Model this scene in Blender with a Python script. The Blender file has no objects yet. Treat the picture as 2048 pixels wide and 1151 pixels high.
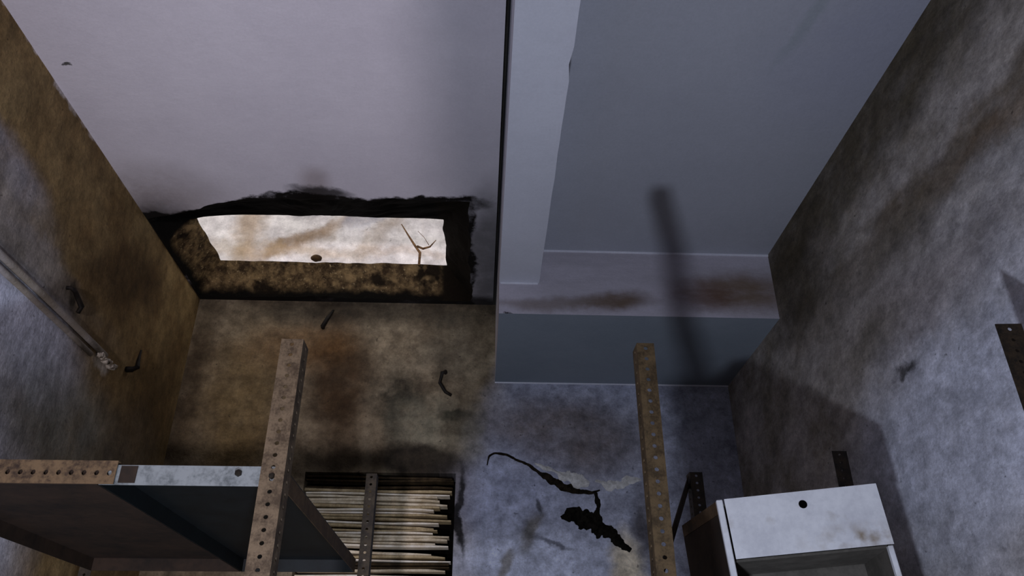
import bpy, bmesh, math, random
from mathutils import Vector, Matrix, noise as mnoise

# ------------------------------------------------------------------ camera
sc = bpy.context.scene
COL = sc.collection
F_PX = 1540.0
CAM = Vector((0.0, 0.0, 1.45))
_dy = Vector((950 - 1024, -(1426 - 575.5), F_PX)).normalized()      # world Y in camera axes (right, up, forward)
_dz = Vector((0, _dy.z, -_dy.y)).normalized()
_dx = _dy.cross(_dz)
if _dx.x < 0: _dx = -_dx
def cam2world(v): return Vector((_dx.dot(v), _dy.dot(v), _dz.dot(v)))
cd = bpy.data.cameras.new('camera'); cam = bpy.data.objects.new('camera', cd); COL.objects.link(cam)
cd.sensor_width = 36; cd.lens = 36 * F_PX / 2048; cd.clip_start = 0.02
_r = cam2world(Vector((1, 0, 0))); _u = cam2world(Vector((0, 1, 0))); _f = cam2world(Vector((0, 0, 1)))
M = Matrix((_r, _u, -_f)).transposed().to_4x4(); M.translation = CAM
cam.matrix_world = M
sc.camera = cam
def at(x, y, ax, val):
    """point on the wall / ceiling plane ax=val that a picture point falls on"""
    r = cam2world(Vector((x - 1024, -(y - 575.5), F_PX)))
    i = 'XYZ'.index(ax)
    return CAM + r * ((val - CAM[i]) / r[i])

# ------------------------------------------------------------------ light
sc.view_settings.view_transform = 'Standard'; sc.view_settings.look = 'None'
sc.view_settings.exposure = 0.0; sc.view_settings.gamma = 1.0
sc.view_settings.use_curve_mapping = False
w = bpy.data.worlds.new('world'); sc.world = w; w.use_nodes = True
bg = w.node_tree.nodes['Background']; bg.inputs[0].default_value = (1.0, 0.96, 0.95, 1); bg.inputs[1].default_value = 1.15

def light(name, kind, loc, energy, color, **kw):
    d = bpy.data.lights.new(name, kind); d.energy = energy; d.color = color
    for k, v in kw.items(): setattr(d, k, v)
    o = bpy.data.objects.new(name, d); o.location = loc; COL.objects.link(o); return o
# small hand-held lamp below the lens: throws the post shadows up the walls
light('lamp_light', 'POINT', (-0.06, 0.28, 0.87), 56.0, (0.74, 0.81, 1.0), shadow_soft_size=0.035)
# area light added in the closed passage to brighten the left ceiling
dl = light('doorway_fill', 'AREA', (-0.30, -3.2, 0.35), 120.0, (0.96, 0.88, 0.98), shape='DISK', size=0.22)
dl.rotation_euler = (Vector((-0.55, 1.7, 2.95)) - Vector(dl.location)).to_track_quat('-Z', 'Y').to_euler()

# ------------------------------------------------------------------ helpers
def L(h):
    h = h.lstrip('#'); out = []
    for i in (0, 2, 4):
        c = int(h[i:i + 2], 16) / 255
        out.append(c / 12.92 if c <= .04045 else ((c + .055) / 1.055) ** 2.4)
    return (*out, 1)

class NB:
    def __init__(s, name):
        s.m = bpy.data.materials.new(name); s.m.use_nodes = True; s.nt = s.m.node_tree
        s.b = s.nt.nodes['Principled BSDF']; s.x = 0
    def n(s, t, **kw):
        nd = s.nt.nodes.new(t); s.x += 30; nd.location = (s.x - 4000, 0)
        for k, v in kw.items(): setattr(nd, k, v)
        return nd
    def l(s, a, b): s.nt.links.new(a, b)
    def put(s, v, sock):
        if hasattr(v, 'is_linked') or hasattr(v, 'links'): s.l(v, sock)
        else: sock.default_value = v
    def math(s, op, a, b=0.0, clamp=False):
        nd = s.n('ShaderNodeMath', operation=op, use_clamp=clamp); s.put(a, nd.inputs[0]); s.put(b, nd.inputs[1]); return nd.outputs[0]
    def vmath(s, op, a, b=(0, 0, 0), scale=None):
        nd = s.n('ShaderNodeVectorMath', operation=op); s.put(a, nd.inputs[0])
        if op not in ('LENGTH', 'SCALE'): s.put(b, nd.inputs[1])
        if scale is not None: s.put(scale, nd.inputs['Scale'])
        return nd.outputs['Value'] if op == 'LENGTH' else nd.outputs[0]
    def noise(s, co, scale, detail=4, rough=.55, out='Fac'):
        nd = s.n('ShaderNodeTexNoise'); s.l(co, nd.inputs['Vector'])
        nd.inputs['Scale'].default_value = scale; nd.inputs['Detail'].default_value = detail; nd.inputs['Roughness'].default_value = rough
        return nd.outputs[out]
    def rng(s, v, a, b, c=0.0, d=1.0, smooth=True):
        nd = s.n('ShaderNodeMapRange', interpolation_type='SMOOTHSTEP' if smooth else 'LINEAR'); s.put(v, nd.inputs[0])
        for i, q in enumerate((a, b, c, d)): nd.inputs[i + 1].default_value = q
        return nd.outputs[0]
    def mix(s, f, a, b, bt='MIX'):
        nd = s.n('ShaderNodeMix', data_type='RGBA', blend_type=bt); s.put(f, nd.inputs[0]); s.put(a, nd.inputs[6]); s.put(b, nd.inputs[7]); return nd.outputs[2]
    def bump(s, h, strength, dist):
        nd = s.n('ShaderNodeBump'); nd.inputs['Strength'].default_value = strength; nd.inputs['Distance'].default_value = dist
        s.l(h, nd.inputs['Height']); s.l(nd.outputs[0], s.b.inputs['Normal'])
    def pos(s): return s.n('ShaderNodeNewGeometry').outputs['Position']

def plaster(name, c1, c2, plane, stains=(), mott=2.5, stretch=(1, 1, 1), contrast=(.35, .65), bump=.35, grain=.22, warp=.10, rough=.85, blotch=0.0, rim=None):
    """painted plaster: two mottled tones, fine grain, and stains of their own shape.
    stains: (u, v, ru, rv, angle_deg, colour, strength, softness, breakup)"""
    s = NB(name); P = s.pos()
    sx = s.n('ShaderNodeSeparateXYZ'); s.l(P, sx.inputs[0])
    cb = s.n('ShaderNodeCombineXYZ')
    for i, a in enumerate(plane): s.l(sx.outputs['XYZ'.index(a)], cb.inputs[i])
    p = cb.outputs[0]
    st = s.vmath('MULTIPLY', p, stretch)
    n1 = s.noise(st, mott, 8, .62)
    col = s.mix(s.rng(n1, *contrast), L(c1), L(c2))
    if blotch:
        b1 = s.noise(st, 21, 10, .76); b2 = s.noise(st, 8, 9, .72)
    w1 = s.vmath('SCALE', s.vmath('SUBTRACT', s.noise(p, 4.5, 3, .5, 'Color'), (.5, .5, .5)), scale=warp * 2.2)
    w2 = s.vmath('SCALE', s.vmath('SUBTRACT', s.noise(p, 26, 5, .65, 'Color'), (.5, .5, .5)), scale=warp * .8)
    q = s.vmath('ADD', p, s.vmath('ADD', w1, w2))
    br = s.noise(st, 9, 7, .68)
    for (u, v, ru, rv, ang, c, k, soft, brk) in stains:
        mp = s.n('ShaderNodeMapping', vector_type='TEXTURE')
        s.l(q, mp.inputs['Vector']); mp.inputs['Location'].default_value = (u, v, 0)
        mp.inputs['Rotation'].default_value = (0, 0, math.radians(ang)); mp.inputs['Scale'].default_value = (ru, rv, 1)
        d = s.vmath('LENGTH', s.vmath('MULTIPLY', mp.outputs[0], (1, 1, 0)))
        m = s.rng(d, 1 + soft, max(0, 1 - soft), 0, k)
        if brk: m = s.math('MULTIPLY', m, s.rng(br, .5 - .22 / brk * .5, .5 + .12, 1 - brk, 1.0))
        col = s.mix(m, col, L(c))
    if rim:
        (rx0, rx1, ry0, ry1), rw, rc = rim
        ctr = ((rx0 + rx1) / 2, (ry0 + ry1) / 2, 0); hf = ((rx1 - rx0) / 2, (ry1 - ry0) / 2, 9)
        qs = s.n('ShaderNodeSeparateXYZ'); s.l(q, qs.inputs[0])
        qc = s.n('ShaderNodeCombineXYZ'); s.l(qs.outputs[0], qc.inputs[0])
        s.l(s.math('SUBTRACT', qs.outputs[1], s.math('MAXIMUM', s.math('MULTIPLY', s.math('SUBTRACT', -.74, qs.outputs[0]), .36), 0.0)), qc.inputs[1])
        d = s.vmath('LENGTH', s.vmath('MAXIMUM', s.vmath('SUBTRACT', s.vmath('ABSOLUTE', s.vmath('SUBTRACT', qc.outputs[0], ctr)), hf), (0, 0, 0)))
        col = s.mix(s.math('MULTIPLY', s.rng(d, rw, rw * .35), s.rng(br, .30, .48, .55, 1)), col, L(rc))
    if blotch:
        kb = s.math('MULTIPLY', s.rng(b1, .36, .64, 1 - blotch, 1 + blotch * .7, smooth=False), s.rng(b2, .34, .66, 1 - blotch * .8, 1 + blotch * .6, smooth=False))
        cb2 = s.n('ShaderNodeCombineXYZ')
        for i in range(3): s.l(kb, cb2.inputs[i])
        col = s.mix(1.0, col, cb2.outputs[0], 'MULTIPLY')
        sp = s.math('MULTIPLY', s.rng(s.noise(p, 48, 4, .6), .63, .72), s.rng(b2, .40, .58))
        col = s.mix(s.math('MULTIPLY', sp, min(1, blotch * 2)), col, L('#16120d'))
    g = s.noise(p, 130, 3, .7)
    g2 = s.noise(p, 34, 4, .7)
    gg = s.math('ADD', s.math('MULTIPLY', g, .6), s.math('MULTIPLY', g2, .4))
    k = s.rng(gg, .25, .75, 1 - grain, 1 + grain, smooth=False)
    cc = s.n('ShaderNodeCombineXYZ')
    for i in range(3): s.l(k, cc.inputs[i])
    col = s.mix(1.0, col, cc.outputs[0], 'MULTIPLY')
    s.l(col, s.b.inputs['Base Color']); s.b.inputs['Roughness'].default_value = rough
    s.b.inputs['Specular IOR Level'].default_value = .2
    h = s.math('ADD', s.math('MULTIPLY', n1, 1.5), s.math('MULTIPLY', br, .6))
    h = s.math('ADD', h, s.math('MULTIPLY', g2, .25))
    s.bump(h, bump, .02)
    return s.m

def metal(name, c1, c2, scale=18, rough=.55, metallic=.0, contrast=(.4, .62), bump=.15, spec=.35):
    s = NB(name); P = s.pos()
    n = s.noise(P, scale, 7, .65); f = s.noise(P, scale * 7, 4, .6)
    h = s.math('ADD', s.math('MULTIPLY', n, .7), s.math('MULTIPLY', f, .3))
    s.l(s.mix(s.rng(h, *contrast), L(c1), L(c2)), s.b.inputs['Base Color'])
    s.b.inputs['Roughness'].default_value = rough; s.b.inputs['Metallic'].default_value = metallic
    s.b.inputs['Specular IOR Level'].default_value = spec
    s.bump(h, bump, .003)
    return s.m

def obj(name, bm, mat, parent=None, smooth=False):
    me = bpy.data.meshes.new(name); bm.normal_update(); bm.to_mesh(me); bm.free()
    if smooth:
        for p in me.polygons: p.use_smooth = True
    if mat: me.materials.append(mat)
    o = bpy.data.objects.new(name, me); COL.objects.link(o)
    if parent: o.parent = parent
    return o
def empty(name, loc):
    o = bpy.data.objects.new(name, None); o.empty_display_size = .05; o.location = loc; COL.objects.link(o); return o
def attach(o, par):
    """parent a mesh modelled in room coordinates, keeping it where it is"""
    o.parent = par; o.matrix_parent_inverse = Matrix.Translation(-Vector(par.location)); return o
def tag(o, label, cat, group=None):
    o['label'] = label; o['category'] = cat
    if group: o['group'] = group
    return o
def struct(o, label=None):
    o['kind'] = 'structure'
    if label: o['label'] = label
    return o

def box(bm, a, b, mat=None):
    x0, y0, z0 = a; x1, y1, z1 = b
    v = [bm.verts.new(p) for p in ((x0, y0, z0), (x1, y0, z0), (x1, y1, z0), (x0, y1, z0), (x0, y0, z1), (x1, y0, z1), (x1, y1, z1), (x0, y1, z1))]
    if mat is not None:
        for q in v: q.co = mat @ q.co
    for f in ((3, 2, 1, 0), (4, 5, 6, 7), (0, 1, 5, 4), (1, 2, 6, 5), (2, 3, 7, 6), (3, 0, 4, 7)): bm.faces.new([v[i] for i in f])
    return v
def boxes(*bs):
    bm = bmesh.new()
    for a, b in bs: box(bm, a, b)
    return bm
def bevel(bm, w, seg=2):
    bmesh.ops.bevel(bm, geom=bm.edges[:], offset=w, segments=seg, affect='EDGES', profile=.6)
def tube(bm, pts, rad, n=8, caps=True):
    pts = [Vector(p) for p in pts]
    if not hasattr(rad, '__len__'): rad = [rad] * len(pts)
    rings = []; up = Vector((.31, .2, .93)).normalized()
    for i, p in enumerate(pts):
        t = (pts[min(i + 1, len(pts) - 1)] - pts[max(i - 1, 0)]).normalized()
        a = t.cross(up)
        if a.length < .05: a = t.cross(Vector((1, 0, 0)))
        a.normalize(); b = t.cross(a)
        rings.append([bm.verts.new(p + (a * math.cos(2 * math.pi * k / n) + b * math.sin(2 * math.pi * k / n)) * rad[i]) for k in range(n)])
    for r, q in zip(rings, rings[1:]):
        for k in range(n): bm.faces.new((r[k], r[(k + 1) % n], q[(k + 1) % n], q[k]))
    if caps: bm.faces.new(rings[0][::-1]); bm.faces.new(rings[-1])

def flange(bm, mtx, width, length, t, pitch, r, start=None, margin=None, rows=1):
    """perforated strip: local x = width, z = length, y = thickness; real round holes"""
    ncell = int(length / pitch); cw = width / rows
    pz = length / ncell
    cache = {}
    def V(x, y, z):
        k = (round(x, 6), round(y, 6), round(z, 6))
        if k not in cache: cache[k] = bm.verts.new(mtx @ Vector((x, y, z)))
        return cache[k]
    for row in range(rows):
        for i in range(ncell):
            cx = (row + .5) * cw; cz = (i + .5) * pz
            hw, hz = cw / 2, pz / 2
            out = [(-hw, -hz), (0, -hz), (hw, -hz), (hw, 0), (hw, hz), (0, hz), (-hw, hz), (-hw, 0)]
            inn = [(r * math.cos(math.radians(225 + 45 * k)), r * .9 * math.sin(math.radians(225 + 45 * k))) for k in range(8)]
            for k in range(8):
                j = (k + 1) % 8
                o1, o2, i1, i2 = out[k], out[j], inn[k], inn[j]
                fr = [V(cx + a, 0, cz + b) for a, b in (o1, o2, i2, i1)]
                bk = [V(cx + a, t, cz + b) for a, b in (o1, o2, i2, i1)]
                bm.faces.new(fr); bm.faces.new(bk[::-1])
                bm.faces.new((fr[3], fr[2], bk[2], bk[3]))
                # outer rim
                edge = (k in (2, 3) and row == rows - 1) or (k in (6, 7) and row == 0) or (k in (0, 1) and i == 0) or (k in (4, 5) and i == ncell - 1)
                if edge: bm.faces.new((fr[1], fr[0], bk[0], bk[1]))
def angle_post(x, y, z0, z1, fw=.038, sw=.038, t=.0022, sgn=1, rz=0, pitch=.019, r=.0038):
    """slotted angle: front flange facing -Y, side flange running back from its right (sgn=1) or left (sgn=-1) edge"""
    bm = bmesh.new()
    base = Matrix.Translation((x, y, z0)) @ Matrix.Rotation(math.radians(rz), 4, 'Z')
    flange(bm, base @ Matrix.Translation((-fw / 2, 0, 0)), fw, z1 - z0, t, pitch, r)
    ex = fw / 2 if sgn > 0 else -fw / 2 + t
    flange(bm, base @ Matrix.Translation((ex, t, 0)) @ Matrix.Rotation(math.radians(90), 4, 'Z'), sw, z1 - z0, t, pitch, r)
    return bm

# ------------------------------------------------------------------ room dimensions (metres)
XL, XR = -1.172, 0.990
YF, YB = -0.90, 2.864
ZL, ZR = 2.950, 2.8515          # left bay ceiling, right bay ceiling
ZT = 3.085                      # top of the roof slab
XS = 0.040                      # edge of the left slab; open joint beside the beam
XB0, XB1, ZBM = 0.052, 0.186, 2.721
YX, ZSF = 2.262, 2.604          # cross beam face, its soffit
T = .14

def LW(px, py): p = at(px, py, 'X', XL); return p.y, p.z
def RW(px, py): p = at(px, py, 'X', XR); return p.y, p.z
def BW(px, py): p = at(px, py, 'Y', YB); return p.x, p.z
def CL(px, py): p = at(px, py, 'Z', ZL); return p.x, p.y
def CR(px, py): p = at(px, py, 'Z', ZR); return p.x, p.y
def XF(px, py): p = at(px, py, 'Y', YX); return p.x, p.z

# ------------------------------------------------------------------ setting materials
BRN, DBR, BLK, OCH, BLU, GRY, GRN = '#5a4226', '#33271a', '#0c0a07', '#7a5a28', '#aab4d2', '#8d8b90', '#4a4a3a'
m_ceil_l = plaster('ceiling_paint_left', '#c6c1c8', '#d3ced4', 'XY', [
    (*CL(300, 400), .22, .16, 0, '#6a5a4c', .55, .8, .4),
    (*CL(640, 383), .09, .03, 0, '#15110d', .9, .5, 0),
    (*CL(945, 410), .075, .035, 0, '#15120e', .95, .4, .5),
    (*CL(980, 520), .09, .40, 0, '#3a3a36', .75, .5, .3),
    (*CL(131, 124), .010, .006, 0, '#2a2a20', .9, .4, 0),
    (-.55, 2.87, .9, .10, 0, '#1d1915', .95, .3, .1),
    (*CL(330, 470), .10, .2, 20, '#1a140d', .9, .5, .2),
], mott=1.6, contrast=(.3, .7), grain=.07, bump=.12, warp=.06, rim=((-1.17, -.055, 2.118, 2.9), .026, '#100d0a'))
m_ceil_r = plaster('ceiling_paint_right', '#a6a8b1', '#aeb0b9', 'XY', [
    (*CR(1610, 40), .02, .12, 5, '#8d9898', .5, .6, 0),
    (*CR(1800, 60), .2, .3, 30, '#9a9cb0', .5, .8, .3),
], mott=1.6, contrast=(.3, .7), grain=.09, bump=.12, warp=.05)
m_beam = plaster('beam_paint', '#cccdd6', '#d4d5de', 'XY', [], mott=2, grain=.07, bump=.12)
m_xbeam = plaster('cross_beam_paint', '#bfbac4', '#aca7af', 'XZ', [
    (*XF(1230, 605), .12, .035, 4, '#5e472a', .85, .6, .4),
    (*XF(1480, 585), .17, .075, 0, '#6a5232', .85, .6, .4),
    (*XF(1400, 590), .10, .06, 0, '#5a3a2c', .6, .7, .5),
    (*XF(1100, 608), .2, .02, 0, '#6a5a48', .6, .7, .4),
    (*XF(1013, 631), .016, .006, 0, '#0c0a08', .95, .3, 0),
], mott=3, stretch=(.5, 1.6, 1), grain=.10, bump=.25, warp=.04)
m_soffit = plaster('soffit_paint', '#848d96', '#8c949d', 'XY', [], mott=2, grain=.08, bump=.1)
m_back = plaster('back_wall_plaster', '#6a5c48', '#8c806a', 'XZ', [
    # bluish lime wash on the right part of the wall
    (.60, 2.10, .64, .9, 0, '#b2b6c8', .92, .12, .2),
    (*BW(1180, 790), .30, .07, 0, '#b4b8cc', .75, .6, .3),
    (*BW(1130, 870), .30, .16, -8, '#786c66', .85, .5, .4),
    (*BW(1060, 1130), .35, .10, 0, '#e2e7fa', .9, .7, .15),
    (*BW(1010, 980), .20, .14, 0, '#bcc2dc', .6, .8, .3),
    (*BW(1255, 1130), .05, .10, 0, '#ead9b6', .85, .6, .15),
    # ochre and dark brown tones at the left
    (*BW(480, 830), .16, .32, 0, '#6e5a34', .75, .7, .3),
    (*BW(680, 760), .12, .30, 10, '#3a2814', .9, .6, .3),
    (*BW(600, 690), .18, .10, 0, '#6a4a24', .6, .7, .3),
    (*BW(385, 760), .05, .40, 0, '#2c200f', .75, .7, .4),
    (*BW(800, 790), .10, .14, 20, '#1d1a14', .85, .6, .7),
    (*BW(720, 625), .55, .07, 0, '#2a251d', .85, .7, .35),
    (*BW(850, 840), .13, .10, -10, '#7d7a68', .7, .7, .6),
    (*BW(900, 690), .10, .15, 0, '#5b564a', .6, .7, .5),
    (*BW(905, 830), .07, .02, 0, '#2a2a20', .8, .5, .5),
    (*BW(840, 915), .16, .075, 0, '#17110b', .9, .35, .2),  # this and the next: recess shade above the slats, painted in
    (*BW(690, 925), .14, .05, 0, '#2a2216', .8, .6, .3),
    (*BW(945, 870), .05, .10, 0, '#7e7a6c', .6, .6, .3),
    # split plaster on the right: dark crack, pale crumbs, black mould, yellow streak
    (*BW(1060, 1065), .030, .085, -25, '#5e5330', .75, .6, .3),
    (*BW(1010, 1135), .020, .05, -15, '#7e7046', .7, .6, .3),
    (*BW(1075, 1010), .012, .02, 0, '#2b2a26', .8, .5, .3),
    (*BW(1110, 1092), .06, .008, -12, '#3b3a40', .7, .6, .3),
    (*BW(1290, 1060), .04, .12, 0, '#3b2d1e', .75, .7, .3),
    (*BW(918, 1020), .014, .16, 0, '#0e0b08', .95, .4, .2),
], mott=4, contrast=(.3, .7), grain=.25, bump=.55, warp=.05, blotch=.38)
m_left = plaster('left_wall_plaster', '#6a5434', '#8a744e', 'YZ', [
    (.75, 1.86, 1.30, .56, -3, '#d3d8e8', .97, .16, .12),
    (*LW(30, 640), .30, .14, 0, '#dde3f6', .9, .6, .15),  # lamp-lit brightness of the low left wall, put into the colour
    (*LW(110, 830), .35, .16, 0, '#7d8480', .7, .7, .4),
    (*LW(20, 330), .16, .06, 0, '#9a9aa6', .7, .7, .5),
    (*LW(10, 430), .22, .12, 0, '#8d877e', .7, .7, .5),
    (*LW(60, 500), .25, .06, 0, '#8f8c90', .7, .7, .4),
    (*LW(110, 560), .35, .05, 0, '#7d7362', .7, .7, .6),
    (*LW(260, 560), .22, .10, 20, '#3a2916', .75, .7, .4),
    (*LW(310, 830), .18, .30, 0, '#54432a', .8, .7, .4),
    (*LW(260, 910), .20, .14, 0, '#6b6258', .6, .8, .5),
    (*LW(150, 590), .025, .05, 0, '#1d1a14', .85, .5, .4),
    (*LW(205, 720), .05, .02, 0, '#c5bfb4', .75, .5, .4),
    (*LW(375, 800), .06, .5, 0, '#2e2210', .7, .7, .3),
    (.95, 2.975, 1.08, .040, 0, '#c9c1bd', .95, .2, 0),
], mott=5, stretch=(1, .7, 1), contrast=(.3, .7), grain=.32, bump=.32, warp=.06, blotch=.34)
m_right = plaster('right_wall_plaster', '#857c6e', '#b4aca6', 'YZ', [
    (1.7, 2.80, 1.7, .13, 0, '#4f4634', .92, .5, .35),
    (*RW(1590, 580), .25, .17, 0, '#453c2c', .85, .7, .3),
    (*RW(1900, 290), .55, .035, 0, '#5e503c', .8, .7, .5),
    (*RW(1980, 250), .2, .03, 0, '#6c5233', .75, .7, .5),
    (*RW(1800, 470), .45, .04, 0, '#625846', .7, .7, .5),
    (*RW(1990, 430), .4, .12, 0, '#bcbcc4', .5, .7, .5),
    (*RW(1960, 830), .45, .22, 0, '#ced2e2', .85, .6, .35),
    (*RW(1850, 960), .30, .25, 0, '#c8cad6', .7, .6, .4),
    (*RW(1720, 640), .35, .12, 0, '#8e8680', .6, .7, .5),
    (*RW(1800, 745), .05, .012, 10, '#26231f', .85, .6, .2),
    (*RW(1750, 690), .12, .05, 0, '#65604a', .6, .7, .5),
    (*RW(1850, 600), .3, .08, 0, '#8f8480', .5, .7, .5),
], mott=5, stretch=(.85, 1.15, 1), contrast=(.28, .7), grain=.32, bump=.35, warp=.07, blotch=.33)
m_plain = plaster('rear_wall_plaster', '#55524f', '#686462', 'XZ', [], mott=3)
m_floor = plaster('floor_cement', '#34312d', '#45413b', 'XY', [], mott=3)
m_outer = plaster('outer_wall_limewash', '#c8c2c2', '#ebe6e4', 'XZ', [
    (-1.20, 3.62, .07, .4, 6, '#9a7a4e', .65, .8, .3),
    (-.95, 3.52, .20, .035, 34, '#7d6242', .75, .6, .4),
    (-.78, 3.60, .20, .035, 30, '#8a6e4c', .6, .7, .4),
    (-.55, 3.55, .16, .05, 60, '#94826e', .55, .7, .5),
    (-.50, 3.66, .12, .05, -40, '#9a8a7c', .5, .7, .5),
    (-.75, 3.70, .30, .015, 6, '#6c6c78', .6, .7, .6),
    (-.60, 3.68, .12, .04, 30, '#8088a0', .5, .7, .6),
    (-1.0, 3.47, .40, .035, 0, '#a58a62', .55, .8, .3),
    (-.35, 3.47, .3, .02, 0, '#b39c86', .4, .8, .4),
], mott=7, contrast=(.3, .7), grain=.12, bump=.4, warp=.08, blotch=.20)

# broken slab edge: raw brown concrete, sooty rim
def broken_concrete():
    s = NB('broken_concrete'); P = s.pos()
    n = s.noise(P, 22, 8, .7); n2 = s.noise(P, 70, 4, .7); n3 = s.noise(P, 6, 4, .6)
    col = s.mix(s.rng(n, .35, .68), L('#33271a'), L('#7d6848'))
    col = s.mix(s.rng(n2, .58, .72), col, L('#a08c68'))
    col = s.mix(s.rng(n3, .52, .62), col, L('#1c150d'))
    sx = s.n('ShaderNodeSeparateXYZ'); s.l(P, sx.inputs[0])
    wob = s.math('MULTIPLY', s.math('SUBTRACT', n3, .5), .10)
    z = s.math('ADD', sx.outputs[2], wob)
    y = s.math('ADD', sx.outputs[1], s.math('MULTIPLY', wob, .4))
    x = s.math('ADD', sx.outputs[0], s.math('MULTIPLY', wob, .3))
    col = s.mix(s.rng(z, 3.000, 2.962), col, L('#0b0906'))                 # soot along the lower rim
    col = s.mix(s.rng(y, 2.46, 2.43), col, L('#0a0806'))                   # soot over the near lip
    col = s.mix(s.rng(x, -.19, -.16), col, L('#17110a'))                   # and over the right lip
    s.l(col, s.b.inputs['Base Color']); s.b.inputs['Roughness'].default_value = .95; s.b.inputs['Specular IOR Level'].default_value = .1
    s.bump(s.math('ADD', n, s.math('MULTIPLY', n2, .4)), .7, .02)
    return s.m
m_broken = broken_concrete()

# ------------------------------------------------------------------ setting
struct(obj('floor', boxes(((XL - T, YF - T, -.12), (XR + T, YB + T, 0))), m_floor))
struct(obj('wall_left', boxes(((XL - T, YF - T, 0), (XL, YB + T, ZL))), m_left))
struct(obj('wall_right', boxes(((XR, YF - T, 0), (XR + T, YB + T, ZR))), m_right))
# rear wall behind the camera with a doorway at the left
DX0, DX1, DZ = -1.05, -.240, 2.05
struct(obj('wall_rear', boxes(((XL, YF - T, 0), (DX0, YF, ZL)), ((DX1, YF - T, 0), (XB0, YF, ZL)), ((XB0, YF - T, 0), (XR, YF, ZR)), ((DX0, YF - T, DZ), (DX1, YF, ZL))), m_plain))
# unseen passage added behind the doorway, closed to keep sky light out
struct(obj('wall_sky_block', boxes(((-1.9, -4.2, 0), (-1.75, YF - T, 2.5)), ((.35, -4.2, 0), (.5, YF - T, 2.5)), ((-1.9, -4.35, 0), (.5, -4.2, 2.5)), ((-1.9, -4.35, 2.5), (.5, YF - T, 2.62)), ((-1.9, -4.35, -.12), (.5, YF - T, 0))), m_floor))
# back wall with the slatted opening
WX0, WX1, WZ0, WZ1 = -.648, -.090, 1.30, 2.236
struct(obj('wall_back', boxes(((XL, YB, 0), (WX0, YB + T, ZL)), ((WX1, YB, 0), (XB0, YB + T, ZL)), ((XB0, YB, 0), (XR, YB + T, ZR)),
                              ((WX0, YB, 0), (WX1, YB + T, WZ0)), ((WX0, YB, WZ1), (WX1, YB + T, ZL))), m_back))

# split plaster on the back wall: open crack, loose crumbs, mould crust
def ribbon(px, proud, seed, amp, n=90):
    bm = bmesh.new(); P = [(Vector((*BW(x, y), 0)), w_ / 800) for x, y, w_ in px]
    # arc-length resample
    seg = [(P[i + 1][0] - P[i][0]).length for i in range(len(P) - 1)]; tot = sum(seg); rows = []
    for k in range(n + 1):
        d_ = tot * k / n; i = 0
        while i < len(seg) - 1 and d_ > seg[i]: d_ -= seg[i]; i += 1
        t = min(1, d_ / seg[i]); c = P[i][0].lerp(P[i + 1][0], t); w_ = P[i][1] * (1 - t) + P[i + 1][1] * t
        tg = (P[i + 1][0] - P[i][0]).normalized(); nn = Vector((-tg.y, tg.x, 0))
        def j(o): return max(.1, 1 + amp * mnoise.fractal(Vector((c.x * 30 + o, c.y * 30, seed)), 1, 2.1, 4))
        c = c + nn * .006 * mnoise.noise(Vector((c.x * 16, c.y * 16, seed + 9)))
        rows.append((c + nn * w_ * j(0), c, c - nn * w_ * j(7)))
    vs = []
    for a_, c, b_ in rows:
        vs.append([bm.verts.new((a_.x, YB, a_.y)), bm.verts.new((c.x, YB - proud * (1 + .5 * mnoise.noise(Vector((c.x * 60, c.y * 60, 3)))), c.y)), bm.verts.new((b_.x, YB, b_.y))])
    for p, q in zip(vs, vs[1:]):
        for k in range(2): bm.faces.new((p[k], q[k], q[k + 1], p[k + 1]))
    bmesh.ops.recalc_face_normals(bm, faces=bm.faces[:])
    return bm
wb = bpy.data.objects['wall_back']
m_crack = metal('crack_dirt', '#15110c', '#2e271e', 60, .95, 0, spec=.05)
m_mould = metal('mould_crust', '#0b0a08', '#201d18', 70, .95, 0, spec=.05)
m_crumb = metal('plaster_crumbs', '#b5b2ac', '#e6e4e0', 50, .9, 0, (.35, .65), .5, .1)
obj('crack', ribbon([(974, 930, 2), (978, 912, 3), (990, 905, 4), (1015, 910, 4), (1045, 922, 4), (1075, 942, 6), (1100, 960, 11), (1130, 974, 12), (1160, 982, 9), (1185, 984, 5), (1200, 980, 2)], .0015, 2, .7), m_crack, wb)
obj('plaster_crumb', ribbon([(1070, 925, 2), (1090, 935, 8), (1110, 940, 4), (1130, 953, 16), (1160, 962, 18), (1178, 968, 6)], .006, 5, .9), m_crumb, wb)
obj('plaster_crumb', ribbon([(1190, 962, 3), (1215, 970, 12), (1240, 966, 14), (1268, 960, 9), (1282, 958, 2)], .005, 8, .9), m_crumb, wb)
obj('mould_patch', ribbon([(1122, 1035, 6), (1140, 1025, 18), (1165, 1035, 26), (1185, 1045, 28), (1210, 1060, 22), (1235, 1080, 16), (1262, 1100, 5)], .003, 11, .85), m_mould, wb)
obj('mould_patch', ribbon([(1190, 985, 5), (1196, 1000, 8), (1195, 1020, 7), (1190, 1040, 10)], .002, 14, .9), m_mould, wb)

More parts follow.
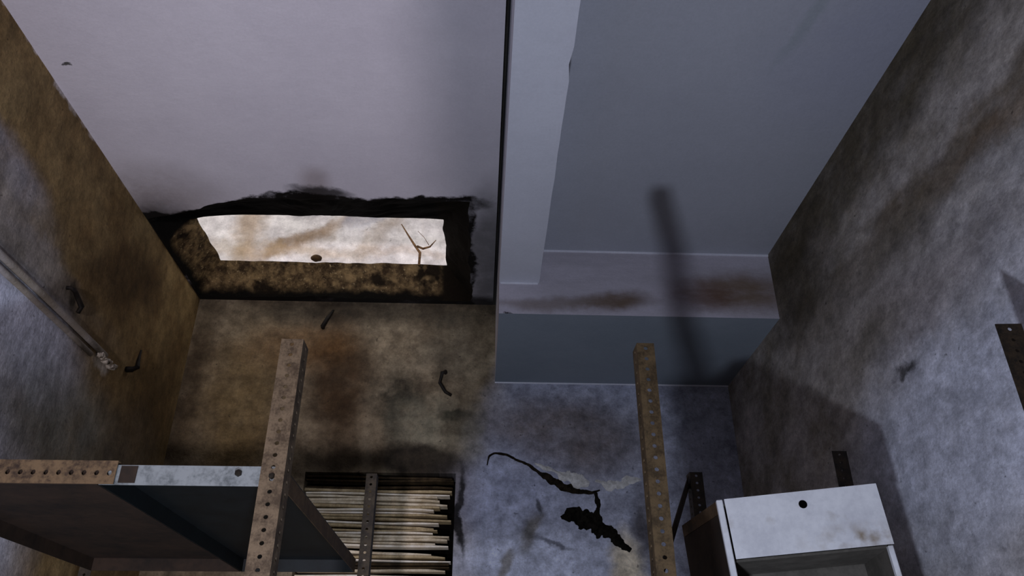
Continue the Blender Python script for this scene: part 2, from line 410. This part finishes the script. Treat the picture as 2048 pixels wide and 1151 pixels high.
def ragged_slab():
    """left bay roof slab with a hole broken through it beside the back wall"""
    bm = bmesh.new(); N = 220
    x0, x1, y0, y1 = XL - T, XS, YF - T, YB + T
    HB = (-1.166, -.052, 2.125, 2.836); HT = (-1.085, -.157, 2.43, 2.772)
    cx, cy = -.62, 2.55
    def rect(r, a, jit=0, seed=0, pw=14):
        c, s_ = math.cos(a), math.sin(a)
        ts = []
        for d, lo, hi, o in ((c, r[0], r[1], cx), (s_, r[2], r[3], cy)):
            if abs(d) > 1e-9: ts.append(((hi if d > 0 else lo) - o) / d)
        t = min(ts)
        x, y = cx + c * t, cy + s_ * t
        if jit:
            q = mnoise.fractal(Vector((x * 9 + seed, y * 9, seed)), 1.0, 2.2, 5)
            q2 = mnoise.noise(Vector((x * 3.3 + seed, y * 3.3, seed * 2)))
            k = jit * (q * .8 + q2 * .6)
            x += c * k * .6; y += s_ * k
        if y < cy:
            y += .15 * max(0, (-.72 - x) / .44) ** 1.2 * min(1, (cy - y) / .42) * (1 if r is HB or jit > .015 else 0)
        return x, y
    angs = []
    def corner_angles(r): return [math.atan2(y - cy, x - cx) for x in r[:2] for y in r[2:]]
    A = sorted([-math.pi + 2 * math.pi * i / N for i in range(N)] + corner_angles((x0, x1, y0, y1)) + corner_angles(HB) + corner_angles(HT))
    def ring(r, z, jit=0, seed=0, zj=0):
        out = []
        for a in A:
            x, y = rect(r, a, jit, seed)
            if z < ZT - .001 and jit:
                x = max(x, XL + .004); y = min(y, YB - .006)
            zz = z + (mnoise.fractal(Vector((x * 14, y * 14, z * 9 + seed)), 1, 2, 4) * zj if zj else 0)
            out.append(bm.verts.new((x, y, zz)))
        return out
    def lerp(t): return tuple(a + (b - a) * t for a, b in zip(HB, HT))
    rings = [ring((x0, x1, y0, y1), ZL), ring(HB, ZL, .030, 1.3)]
    for i, t in enumerate((.12, .28, .45, .62, .8)):
        rings.append(ring(lerp(t), ZL + (ZT - ZL) * (t ** .8), .020, 1.3 + .08 * i, .012))
    rings.append(ring(HT, ZT, .015, 4.0))
    rings.append(ring((x0, x1, y0, y1), ZT))
    n = len(A)
    for ri, (r, q) in enumerate(zip(rings, rings[1:])):
        for k in range(n):
            j = (k + 1) % n
            try: f = bm.faces.new((r[k], q[k], q[j], r[j]))
            except ValueError: continue
            f.material_index = 1 if 1 <= ri < len(rings) - 2 else (2 if ri == len(rings) - 2 else 0)
    r, q = rings[-1], rings[0]
    for k in range(n):
        j = (k + 1) % n; bm.faces.new((r[k], q[k], q[j], r[j])).material_index = 2
    bmesh.ops.remove_doubles(bm, verts=bm.verts[:], dist=1e-6)
    bmesh.ops.recalc_face_normals(bm, faces=bm.faces[:])
    return bm
cl = struct(obj('ceiling_left', ragged_slab(), m_ceil_l)); cl.data.materials.append(m_broken); cl.data.materials.append(m_plain)

struct(obj('ceiling_right', boxes(((XB0, YF - T, ZR), (XR + T, YB + T, ZT))), m_ceil_r))
struct(obj('ceiling_joint_cover', boxes(((XS - .05, YF - T, ZT), (XB0 + .05, YB + T, ZT + .03)), ((XS, YB, ZL), (XB0, YB + T, ZT)), ((XS, YF - T, ZL), (XB0, YF, ZT))), m_floor))
# long downstand beam, with a chipped right arris
def long_beam():
    bm = bmesh.new(); n = 60; prev = None
    for i in range(n + 1):
        y = YF + (YX - YF) * i / n
        j = .004 * mnoise.noise(Vector((y * 3, 1, 0))) + .002 * mnoise.noise(Vector((y * 11, 4, 0)))
        if abs(y - at(1150, 130, 'Z', ZBM).y) < .02: j -= .006
        v = [bm.verts.new(p) for p in ((XB0, y, ZBM), (XB1 + j, y, ZBM), (XB1 + j * .5, y, ZR), (XB0, y, ZR))]
        if prev:
            for k in range(4):
                bm.faces.new((prev[k], v[k], v[(k + 1) % 4], prev[(k + 1) % 4]))
        else: bm.faces.new(v)
        prev = v
    bm.faces.new(prev[::-1]); bmesh.ops.recalc_face_normals(bm, faces=bm.faces[:])
    return bm
struct(obj('trim_1', long_beam(), m_beam), 'pale painted ceiling beam running away from the viewer')
xb = boxes(((XB0, YX, ZSF), (XR, YB, ZR))); xb.faces.ensure_lookup_table()
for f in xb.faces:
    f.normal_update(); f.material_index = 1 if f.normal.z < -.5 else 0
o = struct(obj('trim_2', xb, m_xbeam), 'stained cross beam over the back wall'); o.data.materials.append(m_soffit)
m_bead = plaster('paint_bead', '#d8d8e2', '#e6e6ee', 'XZ', [], grain=.1)
for a_, b_ in (((XB1 + .004, YX - .004, ZR - .006), (XR, YX, ZR)), ((XB0 + .004, YX - .004, ZBM - .006), (XB1 - .004, YX, ZBM - .0005)), ((XB0, YB - .004, ZSF - .005), (XR, YB, ZSF))):
    obj('plaster_bead', boxes((a_, b_)), m_bead, o)

# daylight well above the hole: roof-side wall that shows through the opening
struct(obj('wall_outer', boxes(((-3.2, 3.30, 2.7), (2.2, 3.44, 5.2)), ((-3.2, YB + T, 2.7), (2.2, 3.30, 3.0))), m_outer))

# window_1: recess with thin weathered slats
m_slat = []
for i, (a, b) in enumerate((('#dccdb0', '#f4eddd'), ('#bba988', '#e4d8be'), ('#8f7d5c', '#c2ae86'))):
    m_slat.append(metal('slat_wood_%d' % i, a, b, 30, .8, 0, (.35, .65), .3, .2))
m_slat_dark = metal('slat_wood_dark', '#2a2218', '#4b3e2a', 30, .9, 0, (.35, .65), .3, .1)  # dark tone for the topmost slats and a few others
m_void = metal('recess_backing', '#0c0a08', '#15110d', 10, .95, 0, spec=.05)
win = struct(obj('window_1', boxes(((WX0, YB + T - .02, WZ0), (WX1, YB + T, WZ1))), m_void), 'wall opening filled with thin weathered wooden slats')
random.seed(7)
z = WZ0 + .01; k = 0
while z < WZ1 - .012:
    h = random.uniform(.005, .0095)
    top = z > WZ1 - .055
    gap = random.choice((.0025, .003, .004, .006)) + (.012 if random.random() < .08 else 0)
    x1 = WX1 - random.uniform(.004, .03) - (.05 if random.random() < .15 else 0)
    x0 = WX0 + (random.uniform(.0, .02) if not top else .005)
    yo = YB + .016 + random.uniform(-.006, .012)
    tilt = random.uniform(-.006, .004) + (-.004)
    bm = bmesh.new(); n = 9; prev = None; ph = random.uniform(0, 9)
    for i in range(n + 1):
        t = i / n; x = x0 + (x1 - x0) * t
        wv = .0025 * math.sin(t * 5 + ph) + tilt * (t - .5)
        hh = h * (1 + .25 * mnoise.noise(Vector((x * 22, z * 90, 0)))) * (1 if i < n else .6)
        v = [bm.verts.new(p) for p in ((x, yo, z + wv), (x, yo + .05, z + wv), (x, yo + .05, z + wv + hh), (x, yo, z + wv + hh))]
        if prev:
            for q in range(4): bm.faces.new((prev[q], prev[(q + 1) % 4], v[(q + 1) % 4], v[q]))
        else: bm.faces.new(v[::-1])
        prev = v
    bm.faces.new(prev); bmesh.ops.recalc_face_normals(bm, faces=bm.faces[:])
    obj('slat', bm, m_slat_dark if top or random.random() < .06 else random.choice(m_slat), win)
    z += h + gap; k += 1

# ------------------------------------------------------------------ metal materials
m_post_rust = metal('post_rusty_tan', '#3c2f20', '#675743', 40, .6, .1, (.38, .6), .2)
m_post_ochre = metal('post_ochre', '#3a2d1b', '#5f4d34', 40, .65, .1, (.38, .6), .2)
m_post_dark = metal('post_dark_brown', '#1f1a14', '#3e3122', 40, .6, .2, (.38, .62), .2)
m_post_mid = metal('post_grey_brown', '#262018', '#403729', 40, .6, .2, (.38, .62), .2)
m_tray_white = metal('tray_grey_white', '#4a4f50', '#7f8485', 24, .5, .1, (.3, .55), .1)
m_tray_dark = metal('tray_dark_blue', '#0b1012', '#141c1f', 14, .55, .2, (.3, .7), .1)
m_tray_brown = metal('tray_rust_brown', '#150f09', '#33251a', 9, .8, .1, (.3, .7), .2)
m_lip_brown = metal('tray_side_rust', '#3b2c1c', '#5a4630', 30, .7, .1, (.35, .65), .2)
m_lip_rust = metal('rusty_perforated', '#2a1d14', '#66523a', 26, .8, .1, (.38, .6), .3)
m_bolt = metal('bolt_steel', '#1a1612', '#302a22', 60, .5, .6)
m_cab = metal('cabinet_white', '#d2d3d8', '#ecedf0', 12, .45, 0, (.3, .65), .06, .4)
def cab_grime(m):
    nt = m.node_tree; b = nt.nodes['Principled BSDF']; src = b.inputs['Base Color'].links[0].from_socket
    tc = nt.nodes.new('ShaderNodeTexCoord'); mp = nt.nodes.new('ShaderNodeMapping'); mp.vector_type = 'TEXTURE'
    mp.inputs['Location'].default_value = (.27, 0, .285); mp.inputs['Scale'].default_value = (.09, .2, .022)
    ns = nt.nodes.new('ShaderNodeTexNoise'); ns.inputs['Scale'].default_value = 26; ns.inputs['Detail'].default_value = 8
    ln = nt.nodes.new('ShaderNodeVectorMath'); ln.operation = 'LENGTH'
    a = nt.nodes.new('ShaderNodeMapRange'); a.inputs[1].default_value = 1.6; a.inputs[2].default_value = .3
    n2 = nt.nodes.new('ShaderNodeMapRange'); n2.inputs[1].default_value = .42; n2.inputs[2].default_value = .68
    mul = nt.nodes.new('ShaderNodeMath'); mul.operation = 'MULTIPLY'
    n3 = nt.nodes.new('ShaderNodeMapRange'); n3.inputs[1].default_value = .60; n3.inputs[2].default_value = .78; n3.inputs[4].default_value = .35
    mx = nt.nodes.new('ShaderNodeMath'); mx.operation = 'MAXIMUM'
    mix = nt.nodes.new('ShaderNodeMix'); mix.data_type = 'RGBA'; mix.inputs[7].default_value = L('#8a7658')
    K = nt.links.new
    K(tc.outputs['Object'], mp.inputs[0]); K(mp.outputs[0], ln.inputs[0]); K(ln.outputs['Value'], a.inputs[0]); K(tc.outputs['Object'], ns.inputs['Vector'])
    K(ns.outputs['Fac'], n2.inputs[0]); K(ns.outputs['Fac'], n3.inputs[0]); K(a.outputs[0], mul.inputs[0]); K(n2.outputs[0], mul.inputs[1])
    K(mul.outputs[0], mx.inputs[0]); K(n3.outputs[0], mx.inputs[1]); K(mx.outputs[0], mix.inputs[0]); K(src, mix.inputs[6]); K(mix.outputs[2], b.inputs['Base Color'])
cab_grime(m_cab)
m_cab_dark = metal('cabinet_inner_grey', '#57534c', '#6b665e', 14, .7, 0)
m_iron = metal('old_iron', '#0d0b09', '#221b14', 50, .7, .3)
m_rubber = metal('dark_void', '#0a0908', '#131110', 20, .8, 0)

def tray(root, name, x0, x1, y0, y1, z, lip, m_sheet, front=True, front_mat=None, right_mat=None, bolt_x=None):
    """pressed shelf tray: sheet with turned-down lips"""
    t = .0016
    sh = obj(name, boxes(((x0, y0, z + lip - t), (x1, y1, z + lip))), m_sheet)
    attach(sh, root)
    def lipo(nm, a, b, m):
        o = obj(nm, boxes((a, b)), m); o.parent = sh; return o
    if front: lipo('front_lip', (x0, y0 - t, z), (x1, y0, z + lip), front_mat or m_sheet)
    lipo('back_lip', (x0, y1, z), (x1, y1 + t, z + lip), m_sheet)
    lipo('side_lip', (x0, y0, z), (x0 + t, y1, z + lip - t), m_sheet)
    lipo('side_lip', (x1 - t, y0, z), (x1, y1, z + lip - t), right_mat or m_sheet)
    return sh

def bolt(root, p, r=.006, axis='Y'):
    bm = bmesh.new()
    bmesh.ops.create_cone(bm, cap_ends=True, segments=6, radius1=r, radius2=r * .85, depth=.006, matrix=Matrix.Translation(p) @ Matrix.Rotation(math.radians(90), 4, 'X' if axis == 'Y' else 'Y'))
    return attach(obj('bolt', bm, m_bolt), root)

# ------------------------------------------------------------------ left rack
rk = empty('storage_rack', (-.62, 1.6, 0))
tag(rk, 'slotted-angle metal rack on the left with a dark two-panel shelf seen from below', 'rack')
ZP = 2.006
attach(obj('post', angle_post(-.322, 1.20, 0, ZP, .037, .040), m_post_rust), rk)['label'] = 'rusty tan front post with a row of round holes'
attach(obj('post', angle_post(-.286, 2.035, 0, ZP, .028, .034), m_post_mid), rk)
attach(obj('post', angle_post(-.965, 1.20, 0, ZP, .037, .040, sgn=-1), m_post_rust), rk)
attach(obj('post', angle_post(-.965, 2.035, 0, ZP, .030, .034, sgn=-1), m_post_mid), rk)
XD = -.585
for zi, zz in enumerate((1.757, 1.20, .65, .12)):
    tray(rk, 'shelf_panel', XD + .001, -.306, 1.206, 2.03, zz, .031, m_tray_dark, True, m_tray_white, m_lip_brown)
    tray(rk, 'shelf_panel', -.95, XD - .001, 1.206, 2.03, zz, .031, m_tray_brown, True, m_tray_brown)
# rusty perforated angle bolted along the front of the brown panel
bm = bmesh.new()
flange(bm, Matrix.Translation((-1.0, 1.199, 1.757)) @ Matrix.Rotation(math.radians(90), 4, 'Y') @ Matrix.Rotation(math.radians(180), 4, 'Z') @ Matrix.Translation((0, -.002, 0)), .034, .44, .002, .019, .0042)
box(bm, (-1.0, 1.199, 1.791), (-.56, 1.215, 1.793))
attach(obj('perforated_angle', bm, m_lip_rust), rk)['label'] = 'rusty perforated angle along the shelf front'
attach(obj('lip_smudge', boxes(((-.555, 1.2025, 1.760), (-.53, 1.2042, 1.786))), m_tray_brown), rk)  # thin plate put in for a dark smudge on the shelf lip
bolt(rk, (-.375, 1.2025, 1.777)); bolt(rk, (-.322, 1.198, 1.772), .005)  # first bolt is put in for a dark hole in the lip

# ------------------------------------------------------------------ right rack
rr = empty('storage_rack', (.6, 1.5, 0))
tag(rr, 'slotted-angle metal rack on the right, its ochre post standing before the back wall', 'rack')
attach(obj('post', angle_post(.281, 1.20, 0, 2.010, .030, .036, sgn=-1), m_post_ochre), rr)['label'] = 'ochre rusty front post'
attach(obj('post', angle_post(.862, 1.10, 0, 2.010, .042, .040, sgn=1, rz=-4), m_post_dark), rr)['label'] = 'dark brown post at the right edge'
attach(obj('post', angle_post(.874, 1.80, 0, 2.010, .036, .036, sgn=1), m_post_dark), rr)['label'] = 'short dark post end behind the white cabinet'
attach(obj('post', angle_post(.572, 2.00, 0, 2.010, .034, .034, sgn=-1), m_post_dark), rr)
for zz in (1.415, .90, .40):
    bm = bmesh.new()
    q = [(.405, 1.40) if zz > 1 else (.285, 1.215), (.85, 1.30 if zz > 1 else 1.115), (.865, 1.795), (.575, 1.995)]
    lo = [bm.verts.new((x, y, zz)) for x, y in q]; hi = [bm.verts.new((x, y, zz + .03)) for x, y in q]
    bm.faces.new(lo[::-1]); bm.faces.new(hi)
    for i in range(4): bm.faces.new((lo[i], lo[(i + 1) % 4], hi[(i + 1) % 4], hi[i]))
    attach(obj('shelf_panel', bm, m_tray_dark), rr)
# unseen upright sheet added to cast the wide shadow on the back wall
bm = bmesh.new()
q = [(.213, .93), (.336, .93), (.336, 1.54), (.250, 1.54)]
fr = [bm.verts.new((x, 1.244, z_)) for x, z_ in q]; bk = [bm.verts.new((x, 1.248, z_)) for x, z_ in q]
bm.faces.new(fr); bm.faces.new(bk[::-1])
for i in range(4): bm.faces.new((fr[(i + 1) % 4], fr[i], bk[i], bk[(i + 1) % 4]))
attach(obj('shadow_sheet', bm, m_tray_brown), rr)
# diagonal perforated brace from the ochre post to the rear post
p0, p1 = Vector((.236, 1.262, 1.53)), Vector((.552, 2.01, 1.998))
d = (p1 - p0); zx = d.normalized(); xx = Vector((0, -.5, 1)).cross(zx).normalized(); xx = zx.cross(Vector((1, -.3, 0))).normalized(); yy = zx.cross(xx)
MB = Matrix((xx, yy, zx)).transposed().to_4x4(); MB.translation = p0
bm = bmesh.new(); flange(bm, MB, .028, d.length, .002, .019, .004)
attach(obj('brace', bm, m_post_dark), rr)

# ------------------------------------------------------------------ white cabinet on the right rack
cab = empty('metal_cabinet', (.512, 1.570, 1.4495))
tag(cab, 'small white metal cabinet with an open front and a bolt hole in its top panel', 'cabinet')
cab.rotation_euler = (0, math.radians(-4.0), math.radians(-10.8))
W, H, DP = .318, .385, .22
def cpart(name, bm, m, bev=.0015):
    if bev: bevel(bm, bev, 1)
    return obj(name, bm, m, cab)
def fascia():
    """front panel with a round hole"""
    bm = bmesh.new(); x0, x1, z0, z1 = .016, W, H - .118, H; hx, hz, r = .168, H - .026, .0085; n = 16; t = .0015
    xs = []; fr = []
    out = []
    for k in range(n):
        a = 2 * math.pi * k / n; c, s_ = math.cos(a), math.sin(a)
        tt = min([((x1 if c > 0 else x0) - hx) / c if abs(c) > 1e-9 else 9, ((z1 if s_ > 0 else z0) - hz) / s_ if abs(s_) > 1e-9 else 9])
        out.append((a, hx + c * tt, hz + s_ * tt))
    for x in (x0, x1):
        for z_ in (z0, z1): out.append((math.atan2(z_ - hz, x - hx) % (2 * math.pi), x, z_))
    out.sort()
    f_o = [bm.verts.new((x, 0, z_)) for a, x, z_ in out]; b_o = [bm.verts.new((x, t, z_)) for a, x, z_ in out]
    f_i = [bm.verts.new((hx + r * math.cos(a), 0, hz + r * math.sin(a))) for a, x, z_ in out]
    b_i = [bm.verts.new((hx + r * math.cos(a), t, hz + r * math.sin(a))) for a, x, z_ in out]
    m_ = len(out)
    for k in range(m_):
        j = (k + 1) % m_
        bm.faces.new((f_o[k], f_o[j], f_i[j], f_i[k])); bm.faces.new((b_o[j], b_o[k], b_i[k], b_i[j]))
        bm.faces.new((f_o[j], f_o[k], b_o[k], b_o[j])); bm.faces.new((f_i[k], f_i[j], b_i[j], b_i[k]))
    bmesh.ops.recalc_face_normals(bm, faces=bm.faces[:])
    return bm
fa = obj('top_panel', fascia(), m_cab, cab)
fa['label'] = 'white front panel with a round bolt hole'
cpart('stile', boxes(((0, 0, 0), (.0125, .016, H))), m_cab)
cpart('stile', boxes(((W - .011, .004, 0), (W - .001, .018, H - .119))), m_cab)
def splay(z0, z1, t):
    bm = bmesh.new(); q = [(0, .017), (t, .017), (-.060 + t, DP), (-.060, DP)]
    lo = [bm.verts.new((x, y, z0)) for x, y in q]; hi = [bm.verts.new((x, y, z1)) for x, y in q]
    bm.faces.new(lo[::-1]); bm.faces.new(hi)
    for i in range(4): bm.faces.new((lo[i], lo[(i + 1) % 4], hi[(i + 1) % 4], hi[i]))
    return bm
cpart('side_panel', splay(.012, H - .027, .002), m_tray_brown, 0)
cpart('side_rail', splay(H - .026, H, .004), m_lip_brown, 0)
cpart('side_panel', boxes(((W - .002, .019, .0), (W, DP, H))), m_cab_dark, 0)
cpart('back_panel', boxes(((-.058, DP - .002, .012), (W - .003, DP, H))), m_cab_dark, 0)
cpart('top_sheet', boxes(((.005, .003, H - .012), (W - .003, DP - .003, H - .010))), m_cab_dark, 0)
cpart('inner_shelf', boxes(((.005, .03, H - .120), (W - .003, DP - .003, H - .115))), m_cab_dark, 0)
cpart('bottom_sheet', boxes(((.005, .003, 0), (W - .003, DP - .003, .004))), m_cab_dark, 0)

# ------------------------------------------------------------------ left wall: surface conduit, plaster clump, iron pegs
zc = 2.405
m_cond = plaster('conduit_paint', '#a9a6a4', '#c4c4cc', 'YZ', [(1.9, zc, .5, .1, 0, '#7a6c52', .7, .6, .3)], mott=6, grain=.2)
bm = bmesh.new()
tube(bm, [(XL + .005, y, zc + .013 + .003 * math.sin(y * 4)) for y in [YF + i * (2.24 - YF) / 24 for i in range(25)]], .010, 10)
o1 = bm
cdt = empty('conduit', (XL, YF, zc)); tag(cdt, 'pale pair of conduits running along the left wall', 'conduit')
attach(obj('pipe', o1, m_cond, smooth=True), cdt)
bm = bmesh.new()
tube(bm, [(XL + .003, y, zc - .016 + .003 * math.sin(y * 4 + .4)) for y in [YF + i * (2.16 - YF) / 24 for i in range(25)]], .008, 10)
attach(obj('pipe', bm, m_cond, smooth=True), cdt)
m_clump = metal('loose_plaster', '#6a6052', '#c0b8aa', 60, .9, 0, (.4, .6), .5, .1)
bm = bmesh.new(); random.seed(3)
for i in range(9):
    c = Vector((XL + .008, 2.20 + .013 * i, zc + .004 * math.sin(i * 1.7)))
    bmesh.ops.create_icosphere(bm, subdivisions=2, radius=1, matrix=Matrix.Translation(c) @ Matrix.Diagonal((.012, random.uniform(.008, .014), random.uniform(.006, .011), 1)))
for v in bm.verts: v.co += Vector((0, mnoise.noise(v.co * 90), mnoise.noise(v.co * 80 + Vector((5, 0, 0))))) * .006
tag(obj('plaster_clump', bm, m_clump), 'crumbled pale plaster lump at the end of the conduits', 'plaster')

def peg(pts, r, label):
    bm = bmesh.new(); tube(bm, pts, r, 8)
    return tag(obj('iron_peg', bm, m_iron, smooth=True), label, 'peg', 'iron pegs driven into the walls')
a = at(252, 738, 'X', XL); b = at(275, 700, 'X', XL)
peg([(XL - .01, a.y, a.z), (XL + .02, a.y, a.z), (XL + .03, a.y + .01, a.z + .012), (XL + .022, (a.y + b.y) / 2, (a.z + b.z) / 2), (XL + .012, b.y, b.z)], [.010, .010, .009, .006, .003], 'bent iron peg on the left wall just past the plaster lump')
a = at(140, 582, 'X', XL); b = at(150, 625, 'X', XL)
peg([(XL - .01, a.y - .02, a.z), (XL + .012, a.y - .02, a.z), (XL + .016, a.y, a.z - .002), (XL + .013, b.y, (a.z + b.z) / 2), (XL + .008, b.y, b.z)], [.006, .006, .007, .008, .006], 'short dark hook on the left wall above the conduits')
a = at(668, 622, 'Y', YB); b = at(646, 655, 'Y', YB)
peg([(b.x, YB + .01, b.z), (b.x, YB - .012, b.z), ((a.x + b.x) / 2, YB - .016, (a.z + b.z) / 2), (a.x, YB - .010, a.z)], [.009, .009, .008, .004], 'slanting iron peg on the back wall below the broken hole')
a = at(885, 745, 'Y', YB); c = at(880, 768, 'Y', YB); b = at(903, 792, 'Y', YB)
peg([(a.x + .012, YB + .01, a.z), (a.x + .012, YB - .012, a.z), (a.x, YB - .018, a.z - .006), (c.x, YB - .018, c.z), ((b.x + c.x) / 2, YB - .016, b.z + .012), (b.x, YB - .010, b.z)], [.008, .008, .008, .007, .007, .006], 'curved iron hook on the back wall beside the cross beam')

# dry twig caught in the hole
m_twig = metal('dry_twig', '#4a3420', '#7a5a38', 60, .9, 0)
def tw(px, py, y): p = at(px, py, 'Y', y); return (p.x, p.y, p.z)
bm = bmesh.new()
tube(bm, [tw(838, 530, 2.74), tw(840, 505, 2.74), tw(828, 488, 2.745), tw(814, 466, 2.75), tw(803, 448, 2.755)], [.005, .006, .005, .0035, .002], 7)
tube(bm, [tw(834, 492, 2.742), tw(846, 497, 2.742), tw(860, 493, 2.742), tw(872, 480, 2.745)], [.005, .005, .004, .0015], 7)
tube(bm, [tw(858, 490, 2.742), tw(848, 474, 2.75), tw(836, 462, 2.755)], [.0015, .001, .001], 6)
tag(obj('twig', bm, m_twig, smooth=True), 'bent dry twig standing up in the broken ceiling hole', 'twig')
p = at(632, 511, 'Y', 2.775)
bm = bmesh.new(); bmesh.ops.create_icosphere(bm, subdivisions=3, radius=1, matrix=Matrix.Translation((p.x, 2.79, p.z - .004)) @ Matrix.Diagonal((.024, .02, .013, 1)))
for v in bm.verts: v.co += v.normal * mnoise.noise(v.co * 60) * .004
tag(obj('rubble_stone', bm, metal('rubble_brown', '#2e2012', '#57401f', 40, .95, 0, bump=.5), smooth=True), 'small brown stone lying on the far rim of the broken hole', 'stone')
